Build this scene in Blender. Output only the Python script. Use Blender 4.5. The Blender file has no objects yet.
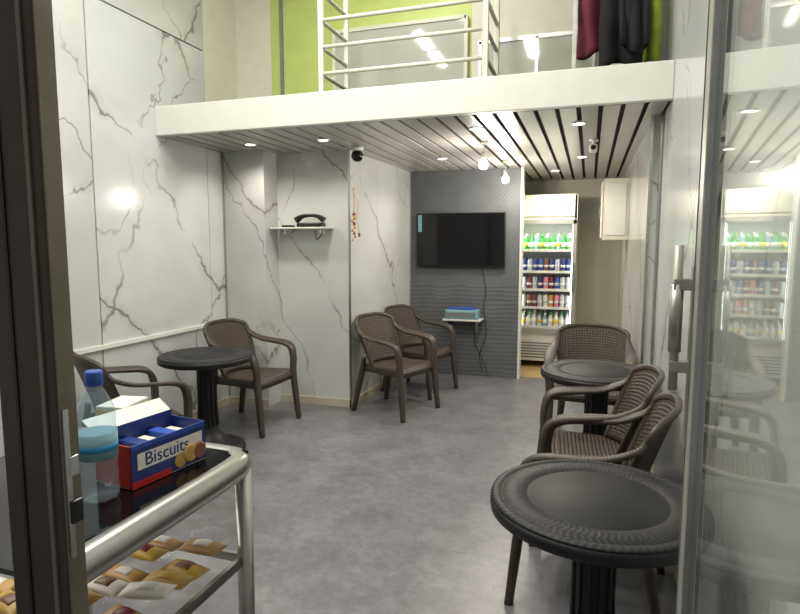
import bpy, bmesh, math, random
from mathutils import Vector, Matrix
random.seed(7)
sc=bpy.context.scene
try: sc.view_settings.view_transform='Standard'
except Exception: pass

# ------------------------------------------------------------ materials
def L(r,g,b):
    f=lambda c:(c/255/12.92) if c/255<=0.04045 else ((c/255+0.055)/1.055)**2.4
    return (f(r),f(g),f(b),1)
def newmat(name):
    m=bpy.data.materials.new(name); m.use_nodes=True
    nt=m.node_tree; b=nt.nodes['Principled BSDF']
    return m,nt,b
def N(nt,t,**k):
    n=nt.nodes.new(t)
    for a,v in k.items(): setattr(n,a,v)
    return n
def math_(nt,op,a,b=None,c=None):
    n=N(nt,'ShaderNodeMath',operation=op)
    for i,x in enumerate((a,b,c)):
        if x is None: continue
        if isinstance(x,(int,float)): n.inputs[i].default_value=x
        else: nt.links.new(x,n.inputs[i])
    return n.outputs[0]
def ramp(nt,fac,stops):
    r=N(nt,'ShaderNodeValToRGB'); e=r.color_ramp.elements
    while len(e)<len(stops): e.new(0.5)
    for i,(p,c) in enumerate(stops): e[i].position=p; e[i].color=c
    nt.links.new(fac,r.inputs[0]); return r.outputs[0]
def noise(nt,vec,scale,detail=4,dist=0,rough=.5):
    n=N(nt,'ShaderNodeTexNoise'); n.inputs['Scale'].default_value=scale
    n.inputs['Detail'].default_value=detail; n.inputs['Distortion'].default_value=dist
    n.inputs['Roughness'].default_value=rough
    if vec is not None: nt.links.new(vec,n.inputs['Vector'])
    return n.outputs['Fac']
def bump(nt,b,h,strength=.3,dist=.01):
    n=N(nt,'ShaderNodeBump'); n.inputs['Strength'].default_value=strength; n.inputs['Distance'].default_value=dist
    nt.links.new(h,n.inputs['Height']); nt.links.new(n.outputs[0],b.inputs['Normal'])
def plain(name,col,rough=.5,metal=0,var=.06,scale=8,spec=.5,emit=None,es=0):
    m,nt,b=newmat(name)
    tc=N(nt,'ShaderNodeTexCoord')
    f=noise(nt,tc.outputs['Object'],scale,4)
    lo=tuple(max(0,c*(1-var)) for c in col[:3])+(1,); hi=tuple(min(1,c*(1+var)) for c in col[:3])+(1,)
    nt.links.new(ramp(nt,f,[(.35,lo),(.65,hi)]),b.inputs['Base Color'])
    b.inputs['Roughness'].default_value=rough; b.inputs['Metallic'].default_value=metal
    b.inputs['Specular IOR Level'].default_value=spec
    return m
def emis(name,col,s):
    m,nt,b=newmat(name); b.inputs['Base Color'].default_value=col
    b.inputs['Emission Color'].default_value=col; b.inputs['Emission Strength'].default_value=s
    return m
def glass(name,tint=(1,1,1,1),f0=.04,f90=.9,haze=0,hcol=(.7,.72,.7,1)):
    # thin architectural glass: Schlick reflectance, both faces behave alike
    m,nt,b=newmat(name); nt.nodes.remove(b)
    out=nt.nodes['Material Output']
    t=N(nt,'ShaderNodeBsdfTransparent'); t.inputs[0].default_value=tint
    g=N(nt,'ShaderNodeBsdfGlossy'); g.inputs['Roughness'].default_value=0; g.inputs[0].default_value=(.95,.97,.96,1)
    ge=N(nt,'ShaderNodeNewGeometry'); dt=N(nt,'ShaderNodeVectorMath',operation='DOT_PRODUCT')
    nt.links.new(ge.outputs['Incoming'],dt.inputs[0]); nt.links.new(ge.outputs['Normal'],dt.inputs[1])
    c=math_(nt,'ABSOLUTE',dt.outputs['Value'])
    p=math_(nt,'POWER',math_(nt,'SUBTRACT',1,c),5)
    f=math_(nt,'MULTIPLY_ADD',p,f90-f0,f0)
    base=t.outputs[0]
    if haze:
        d=N(nt,'ShaderNodeBsdfDiffuse'); d.inputs[0].default_value=hcol
        m0=N(nt,'ShaderNodeMixShader'); m0.inputs[0].default_value=haze
        nt.links.new(t.outputs[0],m0.inputs[1]); nt.links.new(d.outputs[0],m0.inputs[2]); base=m0.outputs[0]
    mx=N(nt,'ShaderNodeMixShader')
    nt.links.new(f,mx.inputs[0]); nt.links.new(base,mx.inputs[1]); nt.links.new(g.outputs[0],mx.inputs[2])
    nt.links.new(mx.outputs[0],out.inputs[0]); return m

def marble(name,base,seed=0,rough=.16,flip=1):
    m,nt,b=newmat(name)
    tc=N(nt,'ShaderNodeTexCoord'); v=tc.outputs['Object']
    mp=N(nt,'ShaderNodeMapping'); mp.inputs['Location'].default_value=(seed,seed*.7,seed*.3); nt.links.new(v,mp.inputs[0]); w=mp.outputs[0]
    cloud=noise(nt,w,1.1,3,.4)
    c0=ramp(nt,cloud,[(.3,tuple(x*.82 for x in base[:3])+(1,)),(.6,base)])
    def fam(dirv,period,amp,nsc,width,cut,off):
        d=N(nt,'ShaderNodeVectorMath',operation='DOT_PRODUCT'); nt.links.new(w,d.inputs[0]); d.inputs[1].default_value=dirv
        n=noise(nt,w,nsc,5,.25,.55)
        t=math_(nt,'ADD',math_(nt,'MULTIPLY_ADD',n,amp,off),d.outputs['Value'])
        dd=math_(nt,'PINGPONG',t,period)
        wn=math_(nt,'MULTIPLY_ADD',noise(nt,w,2.3,2),width*2.2,-width*.35)
        line=math_(nt,'SUBTRACT',1,math_(nt,'MINIMUM',math_(nt,'DIVIDE',dd,math_(nt,'MAXIMUM',wn,.001)),1))
        mk=ramp(nt,noise(nt,w,1.3,2,.2),[(cut,(0,0,0,1)),(cut+.12,(1,1,1,1))])
        return math_(nt,'MULTIPLY',line,mk)
    a=fam((.62,.62*flip,.55),.40,.9,.9,.017,.33,.1)
    c=fam((.75,-.7*flip,.42),.52,1.1,.8,.012,.36,.37)
    g=fam((.7,.5*flip,-.35),.60,1.2,.7,.010,.38,.22)
    e=fam((.62,.62*flip,.55),.40,.9,.9,.09,.38,.1)
    tot=math_(nt,'ADD',math_(nt,'MULTIPLY',a,.85),math_(nt,'MULTIPLY',c,.75))
    tot=math_(nt,'ADD',tot,math_(nt,'MULTIPLY',g,.65))
    tot=math_(nt,'MINIMUM',math_(nt,'ADD',tot,math_(nt,'MULTIPLY',e,.18)),.78)
    mx=N(nt,'ShaderNodeMix',data_type='RGBA'); nt.links.new(tot,mx.inputs['Factor'])
    nt.links.new(c0,mx.inputs['A']); mx.inputs['B'].default_value=L(108,98,88)
    nt.links.new(mx.outputs['Result'],b.inputs['Base Color'])
    b.inputs['Roughness'].default_value=rough
    return m

M={}
M['marble']=marble('marble_panel',L(204,206,204),seed=3)
M['marble2']=marble('marble_panel_b',L(200,201,198),seed=11,flip=-1)
# floor
m,nt,b=newmat('vinyl_concrete_floor'); tc=N(nt,'ShaderNodeTexCoord'); o=tc.outputs['Object']
f1=noise(nt,o,3.2,8,.3,.72); f2=noise(nt,o,18,8,.3,.8)
mix=math_(nt,'ADD',math_(nt,'MULTIPLY',f1,.5),math_(nt,'MULTIPLY',f2,.5))
nt.links.new(ramp(nt,mix,[(.36,L(88,87,90)),(.5,L(111,110,113)),(.64,L(132,131,133))]),b.inputs['Base Color'])
b.inputs['Roughness'].default_value=.3; bump(nt,b,f2,.08,.003); M['floor']=m
M['tile']=plain('yellow_tile',L(176,150,100),.4,scale=20,var=.15)
M['white']=plain('white_paint',L(220,220,212),.4,var=.02)
M['cream']=plain('cream_paint',L(212,210,192),.5,var=.03)
M['lime']=plain('lime_paint',L(184,200,112),.5,var=.04)
M['slat']=plain('pvc_slat',L(176,173,168),.28,var=.03,scale=3)
M['darkgap']=plain('slat_gap',L(24,22,22),.7)
M['chrome']=plain('brushed_steel',L(190,192,192),.25,1,var=.05,scale=30)
M['alu']=plain('aluminium',L(178,176,172),.32,.9,var=.05,scale=20)
M['alu_paint']=plain('grey_aluminium',L(168,166,158),.4,.35,var=.04)
M['darkframe']=plain('dark_door_frame',L(72,64,57),.4,.3,var=.12,scale=12)
M['frameedge']=plain('frame_edge',L(126,116,102),.4,.3,var=.1,scale=12)
M['black']=plain('black_plastic',L(18,18,20),.3)
M['blackglass']=plain('black_glass',L(10,10,12),.06,var=0)
M['blackrubber']=plain('black_rubber',L(20,20,20),.7)
M['beige']=plain('beige_skirting',L(186,178,158),.45)
M['grey']=plain('grey_plastic',L(120,124,124),.4)
M['glass']=glass('clear_glass')
M['glassdoor']=glass('door_glass',(.94,.96,.94,1),.03,.72,.05)
M['ceil']=plain('ceiling_paint',L(225,225,218),.7,var=.02)
M['glosspanel']=plain('glossy_panel',L(182,184,174),.05,0,var=.04,scale=2,spec=1.0)
M['lamp']=emis('lamp_white',(1,.93,.82,1),16)
M['bulb']=emis('bulb_glow',(1,.90,.74,1),32)
M['tube']=emis('tube_glow',(1,.98,.95,1),13)
M['fridgelight']=emis('fridge_light',(.94,1,.98,1),8)
# TV wall - embossed grey
m,nt,b=newmat('embossed_grey_wall'); tc=N(nt,'ShaderNodeTexCoord'); sp=N(nt,'ShaderNodeSeparateXYZ')
nt.links.new(tc.outputs['Object'],sp.inputs[0]); X=sp.outputs[0]; Z=sp.outputs[2]
nz=noise(nt,tc.outputs['Object'],5,5)
cell=math_(nt,'PINGPONG',X,.32)
dg=math_(nt,'ADD',math_(nt,'ADD',math_(nt,'MULTIPLY',cell,1.1),Z),math_(nt,'MULTIPLY',nz,.05))
s=math_(nt,'SINE',math_(nt,'MULTIPLY',dg,140))
s2=math_(nt,'SINE',math_(nt,'MULTIPLY',math_(nt,'ADD',Z,math_(nt,'MULTIPLY',nz,.06)),130))
up=math_(nt,'GREATER_THAN',Z,1.05)
hh=math_(nt,'ADD',math_(nt,'MULTIPLY',s,up),math_(nt,'MULTIPLY',s2,math_(nt,'SUBTRACT',1,up)))
hn=math_(nt,'MULTIPLY_ADD',hh,.5,.5)
hc=math_(nt,'ADD',math_(nt,'MULTIPLY',hn,.4),math_(nt,'MULTIPLY',nz,.6))
nt.links.new(ramp(nt,hc,[(.15,L(76,79,82)),(.85,L(108,111,114))]),b.inputs['Base Color'])
b.inputs['Roughness'].default_value=.5; bump(nt,b,hn,.12,.003); M['tvwall']=m
# rattan
def weave(name,c_lo,c_hi,k=150,bs=.8,bd=.006):
    m,nt,b=newmat(name); tc=N(nt,'ShaderNodeTexCoord'); sp=N(nt,'ShaderNodeSeparateXYZ')
    nt.links.new(tc.outputs['UV'],sp.inputs[0])
    a=math_(nt,'SINE',math_(nt,'MULTIPLY',sp.outputs[0],k)); c=math_(nt,'SINE',math_(nt,'MULTIPLY',sp.outputs[1],k))
    h=math_(nt,'ABSOLUTE',math_(nt,'MULTIPLY',a,c))
    nt.links.new(ramp(nt,h,[(.02,c_lo),(.45,c_hi)]),b.inputs['Base Color'])
    b.inputs['Roughness'].default_value=.45; bump(nt,b,h,bs,bd); return m
M['weave']=weave('rattan_weave',L(27,22,19),L(82,71,62))
M['weave2']=weave('rattan_weave_arm',L(48,41,35),L(72,63,55),230,.4,.003)
M['chairframe']=plain('chair_plastic',L(62,54,47),.42,var=.06,scale=15)
# table
m,nt,b=newmat('table_top_pattern'); tc=N(nt,'ShaderNodeTexCoord'); sp=N(nt,'ShaderNodeSeparateXYZ')
nt.links.new(tc.outputs['Object'],sp.inputs[0])
ang=math_(nt,'ARCTAN2',sp.outputs[1],sp.outputs[0])
rad=math_(nt,'SQRT',math_(nt,'ADD',math_(nt,'POWER',sp.outputs[0],2),math_(nt,'POWER',sp.outputs[1],2)))
in_=math_(nt,'LESS_THAN',rad,.21)
pp=math_(nt,'PINGPONG',rad,.03)
outer=math_(nt,'MULTIPLY_ADD',math_(nt,'SINE',math_(nt,'ADD',math_(nt,'MULTIPLY',ang,90),math_(nt,'MULTIPLY',pp,130))),.5,.5)
a1=math_(nt,'SINE',math_(nt,'MULTIPLY',sp.outputs[0],420)); a2=math_(nt,'SINE',math_(nt,'MULTIPLY',sp.outputs[1],420))
inner=math_(nt,'ABSOLUTE',math_(nt,'MULTIPLY',a1,a2))
h=math_(nt,'ADD',math_(nt,'MULTIPLY',outer,math_(nt,'SUBTRACT',1,in_)),math_(nt,'MULTIPLY',math_(nt,'MULTIPLY',inner,.4),in_))
nt.links.new(ramp(nt,h,[(.05,L(19,19,21)),(.9,L(40,40,43))]),b.inputs['Base Color'])
b.inputs['Roughness'].default_value=.5; b.inputs['Specular IOR Level'].default_value=.3; bump(nt,b,h,.22,.003); M['tabletop']=m
M['table']=plain('table_plastic',L(27,26,29),.45,var=.06,spec=.35)
for n,c in dict(green=(60,150,60),blue=(40,80,170),red=(185,40,35),silver=(190,195,200),orange=(220,120,30),yellow=(228,200,60),dkred=(120,25,40),
                navy=(28,50,120),brown=(120,75,35),gold=(190,150,80),paper=(230,226,215),pink=(220,120,140),teal=(120,160,172),lab=(40,140,190),tan=(176,138,84),mustard=(196,158,60)).items():
    M[n]=plain('mat_'+n,L(*c),.4,var=.08,scale=25)
M['maroon']=plain('maroon_cloth',L(96,34,52),.9,var=.2); M['blackcloth']=plain('black_cloth',L(20,20,24),.9,var=.3)
M['olive']=plain('lime_cloth',L(150,170,60),.9,var=.2)
M['pet']=glass('water_bottle_plastic',(.86,.94,.98,1),.05,.7,.12,(.75,.86,.95,1))

# ------------------------------------------------------------ builder
class B:
    def __init__(s): s.bm=bmesh.new(); s.mats=[]; s.uv=s.bm.loops.layers.uv.new('UVMap')
    def mi(s,m):
        if m not in s.mats: s.mats.append(m)
        return s.mats.index(m)
    def face(s,vs,m,smooth=False,uvs=None):
        try: f=s.bm.faces.new(vs)
        except ValueError: return
        f.material_index=s.mi(m); f.smooth=smooth
        if uvs:
            for l,u in zip(f.loops,uvs): l[s.uv].uv=u
    def box(s,x0,x1,y0,y1,z0,z1,m,mat=None,bev=0):
        r=bmesh.ops.create_cube(s.bm,size=1)
        vs=r['verts']
        for v in vs:
            v.co=Vector(((x0+x1)/2+v.co.x*(x1-x0),(y0+y1)/2+v.co.y*(y1-y0),(z0+z1)/2+v.co.z*(z1-z0)))
            if mat: v.co=mat@v.co
        fs={f for v in vs for f in v.link_faces}
        for f in fs: f.material_index=s.mi(m)
        if bev:
            es=list({e for v in vs for e in v.link_edges})
            rr=bmesh.ops.bevel(s.bm,geom=es,offset=bev,segments=2,affect='EDGES',profile=.5)
            for f in rr['faces']: f.material_index=s.mi(m)
    def prism(s,pts,z0,z1,m):
        a=[s.bm.verts.new((x,y,z0)) for x,y in pts]; c=[s.bm.verts.new((x,y,z1)) for x,y in pts]
        n=len(pts); s.face(a[::-1],m); s.face(c,m)
        for i in range(n): s.face([a[i],a[(i+1)%n],c[(i+1)%n],c[i]],m)
    def lathe(s,prof,m,c=(0,0,0),seg=32,ax='Z',smooth=True,mat=None):
        rings=[]
        for r,z in prof:
            ring=[]
            for i in range(seg):
                t=2*math.pi*i/seg; p=Vector((r*math.cos(t),r*math.sin(t),z))
                if ax=='Y': p=Vector((p.x,p.z,p.y))
                if ax=='X': p=Vector((p.z,p.x,p.y))
                p=p+Vector(c)
                if mat: p=mat@p
                ring.append(s.bm.verts.new(p))
            rings.append(ring)
        for a,b_ in zip(rings,rings[1:]):
            for i in range(seg): s.face([a[i],a[(i+1)%seg],b_[(i+1)%seg],b_[i]],m,smooth)
        if prof[0][0]>0: s.face(rings[0][::-1],m)
        if prof[-1][0]>0: s.face(rings[-1],m)
    def cyl(s,c,r,h,m,seg=20,ax='Z'): s.lathe([(r,0),(r,h)],m,c,seg,ax,True)
    def ball(s,c,r,m,seg=16,sz=1):
        s.lathe([(max(.0005,r*math.sin(math.pi*i/10)),-r*sz*math.cos(math.pi*i/10)) for i in range(11)],m,c,seg)
    def sweep(s,pts,m,wdir=(1,0,0),hw=.02,ht=.01,sub=6,round_=True,smooth=True):
        P=[Vector(p) for p in pts]; out=[]; n=len(P)
        def arr(x,i,t):
            if not isinstance(x,(list,tuple)): return x
            j=min(i+1,len(x)-1); return x[i]*(1-t)+x[j]*t
        W=[];T=[]
        for i in range(n-1):
            p0=P[i-1] if i>0 else P[0]*2-P[1]; p1=P[i];p2=P[i+1]; p3=P[i+2] if i+2<n else P[-1]*2-P[-2]
            for k in range(sub+(1 if i==n-2 else 0)):
                t=k/sub
                q=.5*((2*p1)+(-p0+p2)*t+(2*p0-5*p1+4*p2-p3)*t*t+(-p0+3*p1-3*p2+p3)*t**3)
                out.append(q); W.append(arr(hw,i,t)); T.append(arr(ht,i,t))
        wd=Vector(wdir).normalized(); rings=[]; L_=0
        sec=[(1,.5),(.8,1),(-.8,1),(-1,.5),(-1,-.5),(-.8,-1),(.8,-1),(1,-.5)] if round_=='r' or round_ is True else [(1,1),(-1,1),(-1,-1),(1,-1)]
        if round_=='c': sec=[(math.cos(k*math.pi/4),math.sin(k*math.pi/4)) for k in range(8)]
        Ls=[]
        for i,q in enumerate(out):
            tg=(out[min(i+1,len(out)-1)]-out[max(i-1,0)]).normalized()
            w=(wd-tg*wd.dot(tg)).normalized() if abs(wd.dot(tg))<.98 else (Vector((0,0,1))-tg*tg.z).normalized()
            t_=tg.cross(w).normalized()
            if i: L_+=(q-out[i-1]).length
            Ls.append(L_)
            rings.append([s.bm.verts.new(q+w*(a*W[i])+t_*(b_*T[i])) for a,b_ in sec])
        k=len(sec)
        for i in range(len(rings)-1):
            a,b_=rings[i],rings[i+1]
            for j in range(k):
                j2=(j+1)%k; u0=sec[j][0]*W[i]; u1=sec[j2][0]*W[i]
                s.face([a[j],a[j2],b_[j2],b_[j]],m,smooth,[(u0,Ls[i]),(u1,Ls[i]),(u1,Ls[i+1]),(u0,Ls[i+1])])
        s.face(rings[0][::-1],m); s.face(rings[-1],m)
    def tube(s,pts,r,m,sub=6): s.sweep(pts,m,(0.03,.05,1) if abs(Vector(pts[1]).z-Vector(pts[0]).z)<1e-4 else (1,.02,0),r,r,sub,'c')
    def slab(s,fn,nu,nv,th,m,us=1,vs=1):
        P=[[Vector(fn(i/nu*2-1,j/nv)) for j in range(nv+1)] for i in range(nu+1)]
        def nrm(i,j):
            a=P[min(i+1,nu)][j]-P[max(i-1,0)][j]; c=P[i][min(j+1,nv)]-P[i][max(j-1,0)]
            return a.cross(c).normalized()
        A=[[s.bm.verts.new(P[i][j]+nrm(i,j)*th/2) for j in range(nv+1)] for i in range(nu+1)]
        C=[[s.bm.verts.new(P[i][j]-nrm(i,j)*th/2) for j in range(nv+1)] for i in range(nu+1)]
        uvf=lambda i,j:((i/nu*2-1)*us,j/nv*vs)
        for i in range(nu):
            for j in range(nv):
                u=[uvf(i,j),uvf(i+1,j),uvf(i+1,j+1),uvf(i,j+1)]
                s.face([A[i][j],A[i+1][j],A[i+1][j+1],A[i][j+1]],m,True,u)
                s.face([C[i][j],C[i][j+1],C[i+1][j+1],C[i+1][j]],m,True,[u[0],u[3],u[2],u[1]])
        for i in range(nu):
            s.face([A[i][0],C[i][0],C[i+1][0],A[i+1][0]],m); s.face([A[i][nv],A[i+1][nv],C[i+1][nv],C[i][nv]],m)
        for j in range(nv):
            s.face([A[0][j],A[0][j+1],C[0][j+1],C[0][j]],m); s.face([A[nu][j],C[nu][j],C[nu][j+1],A[nu][j+1]],m)
    def mesh(s,name):
        bmesh.ops.recalc_face_normals(s.bm,faces=s.bm.faces)
        me=bpy.data.meshes.new(name); s.bm.to_mesh(me); s.bm.free()
        for m in s.mats: me.materials.append(m)
        return me
    def done(s,name,loc=(0,0,0),rz=0): return put(name,s.mesh(name),loc,rz)
def put(name,me,loc=(0,0,0),rz=0,scale=1):
    o=bpy.data.objects.new(name,me); o.location=loc; o.rotation_euler=(0,0,math.radians(rz))
    o.scale=(scale,scale,1)
    sc.collection.objects.link(o); return o
def simple_box(name,*a,bev=0): 
    b=B(); b.box(*a,bev=bev); return b.done(name)
def light(name,kind,loc,energy,parent=None,color=(1,.95,.88),size=.1,size_y=None,rot=(0,0,0),spot=None):
    l=bpy.data.lights.new(name,kind); l.energy=energy; l.color=color
    if kind=='AREA':
        l.size=size
        if size_y: l.shape='RECTANGLE'; l.size_y=size_y
    elif kind in('POINT','SPOT'): l.shadow_soft_size=size
    if spot: l.spot_size=math.radians(spot); l.spot_blend=.7
    o=bpy.data.objects.new(name,l); sc.collection.objects.link(o); o.location=loc; o.rotation_euler=rot
    if parent: 
        o.parent=parent; o.location=Vector(loc)-parent.location
    return o

# ------------------------------------------------------------ shell
WL=-3.22; WR=.43; CZ=4.3; MZ=2.34; MT=2.56; BY=3.77
simple_box('floor',-3.4,1.2,-1.5,6.62,-.1,0,M['floor'])
simple_box('floor_back_tiles',-3.4,1.2,6.62,8.0,-.1,0.002,M['tile'])
simple_box('ceiling',-3.4,.6,.3,8.0,CZ,CZ+.1,M['ceil'])
b=B(); b.box(WL-.12,WL-.012,.5,8,0,CZ,M['grey'])
ys=[.5,1.95,3.15,4.4]
for i in range(3):
    g=.006
    b.box(WL-.012,WL,ys[i]+g,ys[i+1]-g,0.0,3.152,M['marble'] if i!=1 else M['marble2'])
    b.box(WL-.012,WL,ys[i]+g,ys[i+1]-g,3.164,CZ,M['marble2'])
b.box(WL-.012,WL,4.4,4.62,0,MZ,M['marble'])
b.done('wall_left')
simple_box('wall_left_upper',WL-.012,WL,4.404,8,MT,CZ,M['cream'])
b=B(); b.box(WL,-2.79,4.62,4.87,0,MZ,M['marble2']); b.done('wall_column_left')
b=B(); b.prism([(-2.79,4.85),(-2.06,4.85),(-2.0,6.5),(-2.0,6.6),(-2.79,6.6)],0,MZ,M['marble']); b.done('wall_alcove')
simple_box('wall_tv',-2.0,-.73,6.5,6.62,0,MZ,M['tvwall'])
simple_box('wall_back',-2.0,.6,7.95,8.07,0,CZ,M['cream'])
simple_box('wall_recess_left',-.98,-.9,6.62,7.95,0,MZ,M['cream'])
b=B(); b.box(WR,WR+.12,.42,4.2,0,CZ,M['marble']); b.done('wall_right')
b=B(); b.box(WR-.06,WR+.12,4.2,7.95,0,CZ,M['marble2']); b.done('wall_right_rear')
b=B(); b.box(WL,WR,BY,BY+.05,MZ,MT,M['white'],bev=.006); b.box(WL,WR,BY+.05,7.95,MZ+.05,MT-.01,M['darkgap'])
b.done('mezzanine_floor')
b=B(); x=WL+.02
while x<WR-.07:
    b.box(x,x+.100,BY+.06,7.94,MZ,MZ+.012,M['slat']); x+=.13
b.box(WL+.0,WR-.0,BY+.055,7.94,MZ+.03,MZ+.049,M['darkgap'])
b.done('ceiling_slats')
b=B(); b.box(WL,-2.85,4.9,5.0,MT,CZ,M['cream']); b.box(-2.85,-.98,4.9,5.0,MT,CZ,M['lime']); b.box(-.98,WR-.06,4.9,5.0,MT,CZ,M['cream'])
b.box(-2.75,-2.72,4.88,4.9,MT,CZ,M['grey'])
b.done('wall_mezzanine')
b=B(); b.box(-2.2,-1.02,4.86,4.9,MT+.02,3.34,M['glosspanel']); 
for xx in(-2.2,-1.02): b.box(xx-.015,xx+.015,4.85,4.9,MT,3.36,M['cream'])
b.box(-2.2,-1.02,4.85,4.9,3.34,3.37,M['cream']); b.done('window_1')
b=B(); b.box(-.9,-.02,4.86,4.9,MT+.05,3.12,M['glosspanel'])
for xx in(-.9,-.45,-.02): b.box(xx-.012,xx+.012,4.85,4.9,MT,3.14,M['alu'])
b.box(-.92,0,4.85,4.9,3.12,3.15,M['alu']); b.done('window_2')
simple_box('wall_front',WL,.43,.42,.52,2.5,CZ,M['cream'])
b=B(); b.box(.18,.43,.24,.33,0,2.5,M['darkframe']); b.done('door_frame')
b=B()
b.box(WL,WL+.02,.7,4.6,.775,.805,M['white']); b.done('trim_1')
for i,(x,y) in enumerate([(WL+.006,4.612),(-2.063,4.843),(-1.99,6.49),(WR-.01,4.195),(WR-.07,4.19)]):
    simple_box('trim_%d'%(i+2),x-.008,x+.008,y-.008,y+.008,0.0,MZ,M['chrome'])
simple_box('baseboard_column',WL,-2.785,4.605,4.62,0,.07,M['beige'])
simple_box('baseboard_alcove',-2.785,-2.055,4.835,4.85,0,.07,M['beige'])
b=B(); b.prism([(-2.06,4.84),(-2.045,4.84),(-1.985,6.49),(-2.0,6.49)],0,.07,M['beige']); b.done('baseboard_side')
simple_box('baseboard_left',WL,WL+.015,.7,4.6,0,.07,M['beige'])
simple_box('baseboard_right',WR-.015,WR,1.4,4.19,0,.07,M['beige'])
simple_box('trim_tv_edge',-.735,-.71,6.485,6.63,0,MZ,M['white'])

# ------------------------------------------------------------ railing
b=B(); x0,x1=-1.84,-.68; yf,yb=3.85,4.3; ztop=3.45
for (x,y) in [(x0,yf),(x0,yb),(x1,yf),(x1,yb)]:
    b.box(x-.018,x+.018,y-.018,y+.018,MT-.01,ztop,M['cream'],bev=.004)
for z in (2.70,2.88,3.06,3.25,3.45):
    b.tube([(x0,yf,z),((x0+x1)/2,yf,z),(x1,yf,z)],.014,M['cream'],2)
    for x in(x0,x1): b.sweep([(x,yf,z),(x,(yf+yb)/2,z),(x,yb,z)],M['cream'],(1,0,0),.014,.014,2,'c')
b.done('mezzanine_railing')

# ------------------------------------------------------------ hanging clothes
def cloth(b,x0,x1,y,z0,z1,m,ph):
    def fn(u,v):
        x=(x0+x1)/2+(x1-x0)/2*u*(.8+.2*math.sin(v*2+1)); 
        return (x,y+.022*math.sin(u*6+ph+v*2)+.02*math.sin(v*7+ph),z0+(z1-z0)*v+.03*math.sin(u*3+ph)*(1-v))
    b.slab(fn,28,14,.03,m)
b=B(); b.tube([(-.14,4.0,3.32),(.15,4.0,3.32),(.36,4.0,3.32)],.012,M['chrome'],2)
b.box(-.15,-.125,3.985,4.015,MT-.01,3.33,M['chrome'])
cloth(b,-.12,.14,4.03,2.72,3.31,M['maroon'],.4); cloth(b,.02,.27,3.95,2.60,3.31,M['blackcloth'],2); cloth(b,.22,.37,4.03,2.62,3.31,M['olive'],1)
cloth(b,.13,.29,3.92,2.68,3.31,M['blackcloth'],4)
b.done('hanging_clothes')

# ------------------------------------------------------------ light fixtures
for i,(x,y) in enumerate([(-2.73,4.32),(-2.06,4.32),(-.81,4.25),(-.1,4.3),(-1.4,5.6),(-.1,5.9),(-.4,6.88)]):  # last entry is an added fill light, brightens the fridge recess and back wall
    b=B(); b.lathe([(.055,0),(.055,-.006),(.04,-.008),(.04,-.002)],M['white'],(0,0,0),24); b.lathe([(.038,-.0055),(.038,-.003)],M['lamp'],(0,0,0),20)
    o=b.done('recessed_downlight',(x,y,MZ))
    light('downlight_lamp','SPOT',(x,y,MZ-.03),19 if i<6 else 50,o,(1,.93,.82),.04,spot=150)
for (x,y) in [(-.85,4.8),(-.83,5.95)]:
    b=B(); b.lathe([(.03,0),(.03,-.02),(.012,-.03)],M['white']); b.tube([(0,0,-.02),(0.003,0,-.06),(0,0,-.10)],.004,M['white'],3)
    b.lathe([(.018,-.09),(.02,-.15)],M['white']); b.ball((0,0,-.185),.038,M['bulb'],sz=1.05)
    o=b.done('pendant_bulb',(x,y,MZ)); light('bulb_lamp','POINT',(x,y,MZ-.26),25,o,(1,.93,.82),.05)
for (x,y0,y1) in [(-2.2,.9,2.3),(-.85,.9,2.3),(-1.5,2.6,3.5)]:
    b=B(); b.box(-.05,.05,y0-.02,y1+.02,-.04,0,M['white'],bev=.005); b.sweep([(0,y0,-.06),(0,(y0+y1)/2,-.06),(0,y1,-.06)],M['tube'],(1,0,0),.02,.02,2,'c')
    for yy in(y0,y1): b.box(-.015,.015,yy-.015,yy+.015,-.08,-.03,M['white'])
    o=b.done('fluorescent_tube_light',(x,0,CZ))
    light('tube_lamp','AREA',(x,(y0+y1)/2,CZ-.1),47,o,(1,.97,.91),.12,y1-y0)
b=B(); b.box(-.05,.05,5.8,7.0,-.04,0,M['white']); b.box(-.02,.02,5.85,6.95,-.06,-.04,M['tube']); 
pf=b.done('fluorescent_tube_light',(-1.5,-1,CZ))
light('mezzanine_lamp','POINT',(-1.2,4.45,3.9),6,pf,(1,.97,.85),.1)

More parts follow.
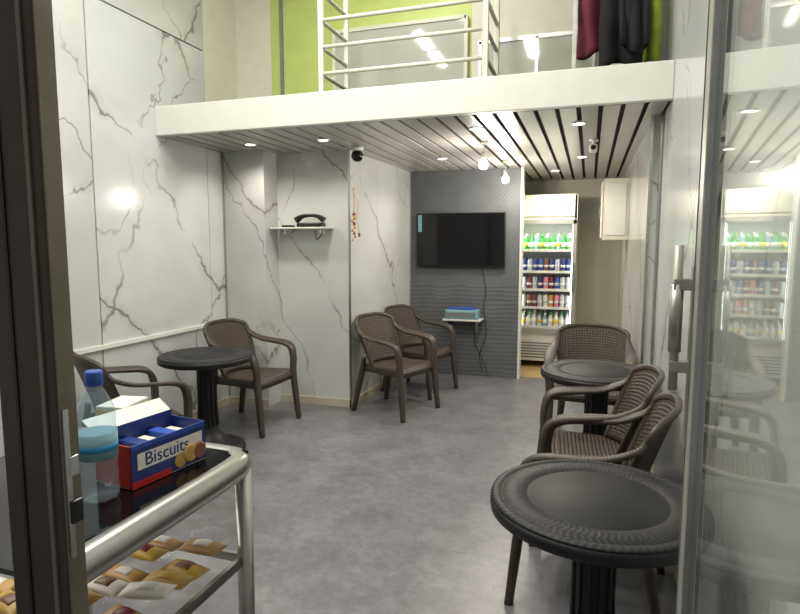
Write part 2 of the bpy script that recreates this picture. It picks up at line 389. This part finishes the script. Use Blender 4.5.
# ------------------------------------------------------------ chair
def chair_mesh():
    b=B(); F=M['chairframe']; W=M['weave']
    def wid(v): return .205+.065*math.sin(v*math.pi/2)
    def back(u,v):
        zt=.855-.05*abs(u)**4
        z=.43+(zt-.43)*v; w=wid(v)
        return (w*u*(1-.02*v),-.185-.11*v-.03*v*v+.085*abs(u)**2.4,z)
    b.slab(back,22,14,.010,W,.27,.45)
    ring=[back(-1,t/8) for t in range(0,9)]+[back(-1+2*t/12,1) for t in range(1,12)]+[back(1,1-t/8) for t in range(0,9)]
    b.sweep(ring,F,(0,1,.25),.013,.015,2)
    b.sweep([back(-1+2*t/8,.06) for t in range(9)],F,(0,0,1),.02,.01,2)
    def seat(u,v):
        y=-.205+.455*v; w=.21+.05*v
        z=.425-.018*(1-u*u)*math.sin(v*math.pi)+.012*v - (.06*((v-.9)/.1)**2 if v>.9 else 0)
        return (w*u,y+(.012*(1-u*u) if v>.8 else 0),z)
    b.slab(seat,18,22,.010,W,.24,.46)
    for s in(-1,1):
        b.sweep([(s*.20,-.20,.40),(s*.23,0,.405),(s*.26,.235,.405)],F,(0,0,1),.03,.008,6)
        b.sweep([(s*.262,-.225,.77),(s*.272,-.185,.725),(s*.284,-.08,.685),(s*.288,.06,.668),(s*.285,.16,.655),(s*.28,.22,.62),(s*.272,.242,.53),(s*.265,.243,.42),(s*.268,.262,.22),(s*.275,.285,0)],
                M['weave2'],(1,0,.2*s),[.014,.026,.038,.040,.038,.036,.033,.031,.028,.023],[.012,.012,.012,.013,.015,.018,.018,.018,.018,.015],5)
        b.sweep([(s*.205,-.20,.50),(s*.21,-.215,.38),(s*.225,-.255,.2),(s*.245,-.295,0)],F,(1,0,0),[.022,.030,.028,.022],[.014,.018,.018,.015],5)
    b.sweep([(-.26,.235,.385),(0,.25,.385),(.26,.235,.385)],F,(0,0,1),.028,.008,6)
    b.sweep([(-.205,-.2,.39),(0,-.21,.39),(.205,-.2,.39)],F,(0,0,1),.025,.008,6)
    return b.mesh('plastic_armchair')
cm=chair_mesh()
for (x,y,f) in [(-2.72,2.87,62),(-2.66,4.13,-3),(-1.645,4.90,-18),(-1.635,5.66,-15),
                (.04,2.56,173),(.035,3.13,184),(.03,4.57,267)]:
    put('plastic_armchair',cm,(x,y,0),f-90)
# ------------------------------------------------------------ table
def table_mesh():
    b=B(); r=.325
    b.lathe([(.001,.72),(.205,.7205),(.208,.7185),(.213,.7185),(.216,.721),(r-.04,.722),(r-.036,.719),(r-.031,.719),(r-.027,.722),(r-.01,.722),(r-.003,.719),(r,.712)],M['tabletop'],seg=72)
    b.lathe([(r,.712),(r+.002,.695),(r,.676),(r-.012,.668),(r-.03,.668),(r-.035,.70),(.08,.702),(.001,.702)],M['table'],seg=72)
    for i in range(6):
        t=i*math.pi/3; mt=Matrix.Rotation(t,4,'Z'); b.box(.05,r-.03,-.006,.006,.67,.703,M['table'],mt)
    b.lathe([(.10,.70),(.085,.67),(.068,.62),(.06,.5),(.06,.25),(.075,.16),(.12,.10),(.2,.065),(.255,.045),(.262,.02),(.258,0)],M['table'],seg=48)
    for i in range(12):
        t=i*math.pi/6; b.sweep([(.064*math.cos(t),.064*math.sin(t),.62),(.062*math.cos(t),.062*math.sin(t),.4),(.07*math.cos(t),.07*math.sin(t),.2)],M['table'],(1,1,0),.006,.006,3,'c')
    return b.mesh('round_table')
tm=table_mesh()
for (x,y,s_) in [(.045,1.83,1),(.07,3.78,1.06),(-2.60,3.46,1)]: put('round_table',tm,(x,y,0),random.random()*60,s_)

# ------------------------------------------------------------ TV etc
b=B(); b.box(-1.90,-.89,6.44,6.475,1.25,1.86,M['black'],bev=.004); b.box(-1.888,-.902,6.437,6.44,1.27,1.85,M['blackglass']); b.box(-1.6,-1.2,6.475,6.499,1.4,1.7,M['black'])
b.box(-1.885,-1.84,6.435,6.437,1.65,1.84,M['teal'])
b.done('television')
b=B(); b.box(-1.55,-1.12,6.27,6.499,.655,.675,M['white'],bev=.004)
for x in(-1.5,-1.17): b.box(x-.01,x+.01,6.3,6.499,.55,.655,M['chrome'])
b.done('wall_shelf')
b=B(); b.box(-1.53,-1.15,6.29,6.47,.676,.78,M['teal'],bev=.02); b.box(-1.5,-1.18,6.285,6.292,.70,.75,M['grey']); b.box(-1.5,-1.2,6.31,6.45,.78,.80,M['blue'],bev=.01)
b.done('electronic_device_box')
b=B(); b.tube([(-1.15,6.485,1.25),(-1.1,6.485,1.0),(-1.12,6.48,.8),(-1.09,6.48,.5),(-1.16,6.475,.25),(-1.12,6.47,.05)],.0035,M['blackrubber'])
b.tube([(-1.2,6.48,.65),(-1.22,6.47,.4),(-1.12,6.46,.2),(-1.04,6.4,.012)],.0035,M['blackrubber']); b.done('power_cables')
b=B(); b.box(-2.775,-2.22,4.68,4.849,1.645,1.66,M['white'],bev=.003)
for x in(-2.65,-2.3): b.box(x-.008,x+.008,4.72,4.849,1.60,1.645,M['white'])
b.done('wall_shelf')
b=B(); b.box(-2.52,-2.28,4.70,4.82,1.66,1.70,M['black'],bev=.01)
b.sweep([(-2.54,4.74,1.72),(-2.48,4.74,1.755),(-2.40,4.74,1.765),(-2.32,4.74,1.755),(-2.26,4.74,1.72)],M['black'],(0,1,0),.024,[.026,.016,.014,.016,.026],4)
b.box(-2.68,-2.58,4.72,4.8,1.66,1.68,M['black'],bev=.005)
b.tube([(-2.27,4.71,1.69),(-2.25,4.665,1.60),(-2.30,4.665,1.55),(-2.33,4.70,1.63)],.005,M['black']); b.done('telephone')
b=B(); b.lathe([(.055,0),(.055,-.025),(.045,-.035)],M['white']); b.ball((0,0,-.075),.052,M['blackglass'],20); b.lathe([(.03,-.02),(.035,-.05)],M['black']); b.done('security_camera',(-1.93,4.72,MZ-.001))
b=B(); b.lathe([(.035,0),(.035,-.015)],M['white']); b.cyl((0,0,-.06),.01,.06,M['white']); b.box(-.03,.03,-.09,.05,-.10,-.05,M['white'],bev=.012); b.lathe([(.02,0),(.02,.006)],M['black'],(0,-.095,-.075),16,'Y'); b.done('security_camera',(0,4.98,MZ-.001))
b=B(); b.tube([(0,0,.35),(.004,0,.2),(0,0,.1)],.004,M['gold'],4)
for k in range(9): b.ball((.012*math.sin(k*2.1),.01*math.cos(k*2),.12-k*.028),.016-.0008*k,M['gold' if k%3 else 'brown'],10,1.3)
b.tube([(0,0,.3),(.04,0,.22),(.03,0,.08),(.05,0,-.05)],.003,M['gold'],5)
b.ball((.05,0,-.06),.012,M['brown'],10,1.8); b.ball((0,0,.34),.01,M['gold'],8)
b.done('hanging_ornament',(-2.0,4.80,1.65))
b=B(); b.box(.12,.37,6.4,6.9,1.55,2.18,M['cream'],bev=.006); b.box(.10,.115,6.42,6.88,1.57,2.16,M['cream'],bev=.004); b.box(.15,.34,6.392,6.4,1.6,2.13,M['white'],bev=.003); b.box(.085,.1,6.6,6.63,1.8,1.9,M['chrome'])
b.done('electrical_cabinet')

# ------------------------------------------------------------ fridge
b=B(); fx0,fx1,fy0,fy1=-.85,-.15,7.2,7.85; Wm=M['white']
b.box(fx0,fx0+.03,fy0,fy1,.08,2.10,Wm); b.box(fx1-.03,fx1,fy0,fy1,.08,2.10,Wm); b.box(fx0,fx1,fy1-.03,fy1,.08,2.1,Wm)
b.box(fx0,fx1,fy0,fy1,1.80,2.10,M['cream'],bev=.006); b.box(fx0,fx1,fy0,fy1,.08,.42,Wm,bev=.006)
b.box(fx0+.03,fx1-.03,fy0-.012,fy0,1.84,2.06,M['cream'],bev=.004)
for i in range(6): b.box(fx0+.06,fx1-.06,fy0-.008,fy0,.12+i*.035,.135+i*.035,M['grey'])
for x in(fx0+.05,fx1-.05): b.cyl((x,fy0+.05,0),.025,.08,M['black'])
for x in(fx0+.05,fx1-.05): b.cyl((x,fy1-.05,0),.025,.08,M['black'])
fd=fy0-.03
for (a,c) in((fx0,fx0+.045),(fx1-.045,fx1)): b.box(a,c,fd,fy0,.42,1.80,M['alu_paint'],bev=.004)
b.box(fx0,fx1,fd,fy0,1.75,1.80,M['alu_paint']); b.box(fx0,fx1,fd,fy0,.42,.48,M['alu_paint'])
b.box(fx0+.045,fx1-.045,fd+.01,fd+.016,.48,1.75,M['glass'])
b.box(fx1-.04,fx1-.015,fd-.04,fd-.02,.95,1.3,M['chrome'],bev=.005)
b.box(fx0+.04,fx0+.055,fy0+.02,fy0+.035,.5,1.74,M['fridgelight']); b.box(fx1-.055,fx1-.04,fy0+.02,fy0+.035,.5,1.74,M['fridgelight'])
b.box(fx0+.05,fx1-.05,fy0+.02,fy0+.06,1.77,1.79,M['fridgelight'])
sh=[.50,.74,.96,1.18,1.44]
for z in sh: b.box(fx0+.03,fx1-.03,fy0+.04,fy1-.05,z-.012,z,Wm); b.box(fx0+.03,fx1-.03,fy0+.03,fy0+.04,z-.02,z+.012,M['paper'])
fr=b.done('display_fridge')
light('fridge_lamp','AREA',(-.485,7.26,1.77),7,fr,(.93,1,.98),.5,.05)
b=B()
rows=[['silver','paper','paper','silver','teal','paper','paper','silver'],['silver','brown','dkred','silver','paper','gold','pink','silver'],['silver','dkred','silver','navy','pink','dkred','blue','silver'],['navy','silver','navy','blue','brown','navy','silver','navy'],['green','green','teal','green','green','green','teal','green']]
for z,r in zip(sh,rows):
    tall=.2 if z in(.5,1.44) else .15
    for k in range(9):
        c=r[k%8]
        for d in range(3):
            x=fx0+.088+k*.0655; y=fy0+.09+d*.09; hh=tall*(1 if tall<.2 else .8+.2*((k*3+d)%3)/2)
            if tall<.2: b.lathe([(.026,0),(.030,.008),(.030,hh-.02),(.025,hh-.005),(.025,hh)],M[c],(x,y,z),12); b.lathe([(.0305,.05),(.0305,.08)],M['paper' if k%2 else 'silver'],(x,y,z),12)
            else: b.lathe([(.028,0),(.030,.01),(.030,hh*.6),(.014,hh*.82),(.013,hh*.9)],M[c],(x,y,z),12); b.lathe([(.015,hh*.9),(.015,hh)],M['green' if k%2 else 'paper'],(x,y,z),10); b.lathe([(.0305,.04),(.0305,.09)],M['yellow' if k%3==0 else 'paper'],(x,y,z),12)
b.done('chilled_drinks')

# ------------------------------------------------------------ glass door (right, open leaf)
b=B(); Lf=.97; T=.016
b.box(-T,T,0,.06,0.02,2.4,M['alu_paint'],bev=.003)
b.box(-T,T,Lf-.10,Lf,0.02,2.4,M['alu_paint'],bev=.003)
b.box(-T-.002,-T,Lf-.03,Lf-.024,0.03,2.39,M['grey']); b.box(-T+.002,T-.002,Lf-.104,Lf-.10,.02,2.4,M['chrome'])
b.box(-T,T,.06,Lf-.1,2.3,2.4,M['alu_paint']); b.box(-T,T,.06,Lf-.1,0.02,.16,M['alu_paint'])
b.box(-.004,.004,.06,Lf-.104,.16,2.3,M['glassdoor'])
yh=Lf-.02
b.cyl((-T-.03,yh,1.20),.009,.30,M['alu_paint'],16); b.cyl((-T-.03,yh,1.28),.0125,.14,M['alu'],16)
for z in(1.25,1.42):
    b.box(-T-.038,-T,yh-.012,yh+.012,z-.012,z+.012,M['alu'],bev=.003)
b.box(-T-.004,-T,yh-.016,yh+.016,1.08,1.46,M['alu'],bev=.0015)
b.done('door_1',(.158,.35,0),-3.7)

b=B(); b.box(-.81,-.70,.60,.632,0.0,2.5,M['darkframe'],bev=.004); b.box(-.7005,-.698,.602,.630,0.0,2.5,M['frameedge'])
b.box(-.725,-.718,.597,.60,0,2.5,M['frameedge']); b.box(-.775,-.77,.598,.60,0,2.5,M['black'])
b.box(-.6985,-.694,.604,.612,1.05,1.27,M['chrome']); b.box(-.70,-.690,.606,.626,1.10,1.135,M['black'],bev=.003); b.box(-.70,-.692,.608,.624,1.17,1.20,M['chrome'],bev=.002)
b.done('door_2')
b=B(); b.box(-2.0,-.815,.612,.618,.12,2.4,M['glass']); b.box(-2.0,-.815,.60,.632,0,.12,M['darkframe']); b.box(-2.0,-.815,.60,.632,2.4,2.5,M['darkframe'])
b.box(-2.06,-2.0,.60,.632,0,2.5,M['darkframe']); b.box(-3.16,-2.06,.612,.618,.12,2.4,M['glass']); b.box(WL,-3.16,.60,.632,0,2.5,M['darkframe']); b.box(-3.16,-2.06,.6,.632,0,.12,M['darkframe']); b.box(-3.16,-2.06,.6,.632,2.4,2.5,M['darkframe'])
b.done('window_3')

# ------------------------------------------------------------ counter
b=B(); cx0,cx1,cy0,cy1=-1.45,-.86,.68,1.31; ct=.95
b.box(cx0,cx1,cy0,cy1,ct-.012,ct-.002,M['blackglass'])
path=[(cx1+.0,cy0,ct-.03),(cx1+.0,.9,ct-.03),(cx1,cy1-.08,ct-.03),(cx1-.025,cy1-.022,ct-.03),(cx1-.08,cy1,ct-.03),(-1.2,cy1,ct-.03),(cx0,cy1,ct-.03)]
b.sweep(path,M['alu'],(0,0,1),.036,.032,6,'c')
for (x,y) in((cx1,cy1-.02),(cx0,cy1-.02),(cx1,cy0+.02),(cx0,cy0+.02)):
    b.lathe([(.022,0),(.022,ct-.05)],M['alu'],(x-.005 if x>-1 else x+.005,y,0),20)
b.box(cx0,cx1,cy0,cy1,.05,.12,M['alu']); b.box(cx0,cx1-.01,cy0,cy1-.01,.655,.66,M['glass']); b.box(cx1-.012,cx1+.0,cy0,cy1-.02,.64,.665,M['alu']); b.box(cx0,cx1,cy1-.03,cy1-.02,.64,.665,M['alu'])
b.box(cx1-.003,cx1,cy0+.03,cy1-.04,.12,ct-.06,M['glass']); b.box(cx0+.02,cx1-.02,cy1-.023,cy1-.02,.12,ct-.06,M['glass'])
b.box(cx0+.03,cx0+.045,cy0+.05,cy1-.05,ct-.035,ct-.02,M['fridgelight'])  # added glowing strip to brighten the counter interior, not a known fixture
dc=b.done('display_counter')
light('counter_fill','AREA',(-1.3,1.0,ct-.04),.8,dc,(1,.93,.82),.1,.5,(0,math.radians(-20),0))  # added weak fill so the counter contents show
# wrapped pastries: pillow packs
b=B(); rs=random.Random(3)
cols=['tan','gold','mustard','brown','paper','tan','mustard','gold']
for i in range(32):
    r_,c_=divmod(i,8)
    x=-1.33+.125*r_+rs.uniform(-.01,.01); y=.745+.068*c_; mt=Matrix.Translation((x,y,.664))@Matrix.Rotation(rs.uniform(-.25,.25),4,'Z')
    lift=.012*((i*5)%3); mm=M[cols[(i*3)%8]]
    for sg in(1,-1):
        b.slab(lambda u,v:(u*.058,(v-.5)*.056,.016+lift+sg*.015*((1-u*u)**.5 if abs(u)<1 else 0)*(max(0,math.sin(math.pi*v)))**.6),12,8,.001,mm)
    b.slab(lambda u,v:(u*.024,(v-.5)*.03,.0335+lift-.004*u*u-.003*(2*v-1)**2),6,4,.001,M[['brown','paper','dkred','paper','mustard'][i%5]])
    for v in [v for v in b.bm.verts if not v.tag]:
        v.co=mt@v.co; v.tag=True
b.done('wrapped_pastries')
b=B(); b.lathe([(.03,0),(.038,.006),(.04,.02),(.037,.04),(.04,.055),(.037,.075),(.04,.09),(.04,.15),(.037,.165),(.04,.18),(.036,.205),(.022,.235),(.014,.25),(.014,.262)],M['pet'],seg=32)
b.lathe([(.0405,.095),(.0405,.15)],M['teal'],seg=32); b.lathe([(.0408,.112),(.0408,.126)],M['lab'],seg=32)
b.lathe([(.017,.252),(.018,.256),(.018,.278),(.016,.283)],M['blue'],seg=24)
b.done('water_bottle',(-1.0,.95,ct+.0))
def carton(b,l,w,h,mo,mi,t=.003):
    b.box(-w/2,w/2,-l/2,l/2,0,t,mi)
    b.box(w/2-t,w/2,-l/2,l/2,0,h,mo); b.box(-w/2,-w/2+t,-l/2,l/2,0,h*1.15,mo)
    b.box(-w/2,w/2,-l/2,-l/2+t,0,h,M['red']); b.box(-w/2,w/2,l/2-t,l/2,0,h,mo)
b=B(); carton(b,.225,.12,.10,M['navy'],M['paper'])
w=.06
b.box(w,w+.0012,-.095,.10,.04,.078,M['paper']); b.box(w,w+.0012,-.112,.0,.0,.016,M['red']); 
b.lathe([(.024,0),(.024,.003),(.018,.006)],M['gold'],(w,.06,.032),24,'X'); b.lathe([(.022,0),(.022,.004),(.018,.007)],M['brown'],(w,.088,.03),24,'X'); b.lathe([(.018,0),(.018,.003)],M['gold'],(w,.028,.024),24,'X')
b.box(w,w+.001,-.11,.11,.09,.1,M['blue'])
for i in range(5): b.box(-.05,.05,-.10+i*.042,-.066+i*.042,.004,.075+.01*(i%2),M[['paper','navy','paper','blue','paper'][i]],bev=.004)
mt=Matrix.Translation((-.06,0,.112))@Matrix.Rotation(-1.0,4,'Y')
b.box(0,.002,-.112,.112,0,.05,M['paper'],mt)
ob=b.done('biscuit_carton',(-1.005,1.12,ct),-8)
cu=bpy.data.curves.new('lettering','FONT'); cu.body='Biscuits'; cu.size=.044; cu.extrude=.0006; cu.align_x='CENTER'
to=bpy.data.objects.new('lettering',cu); sc.collection.objects.link(to); cu.materials.append(M['navy']); to.parent=ob
to.location=(w+.0018,-.01,.046); to.rotation_euler=(math.pi/2,0,math.pi/2)
b=B(); b.box(-.04,.04,-.055,.055,0,.14,M['paper'],bev=.003); b.box(.0401,.041,-.05,.05,.03,.10,M['pink']); b.box(-.0402,.0402,-.056,.056,.105,.13,M['yellow'])
b.done('snack_carton',(-1.16,1.19,ct),10)

# ------------------------------------------------------------ world, camera
w=bpy.data.worlds.new('World'); sc.world=w; w.use_nodes=True; nt=w.node_tree
bg=nt.nodes['Background']; bg.inputs[0].default_value=(.80,.79,.76,1); bg.inputs[1].default_value=.34
cam=bpy.data.cameras.new('camera'); cam.sensor_width=36; cam.lens=36*578/800; cam.clip_start=.02
co=bpy.data.objects.new('camera',cam); sc.collection.objects.link(co)
co.location=(0,0,1.5); co.rotation_euler=(math.radians(90-6.12),0,math.radians(18.1)); sc.camera=co
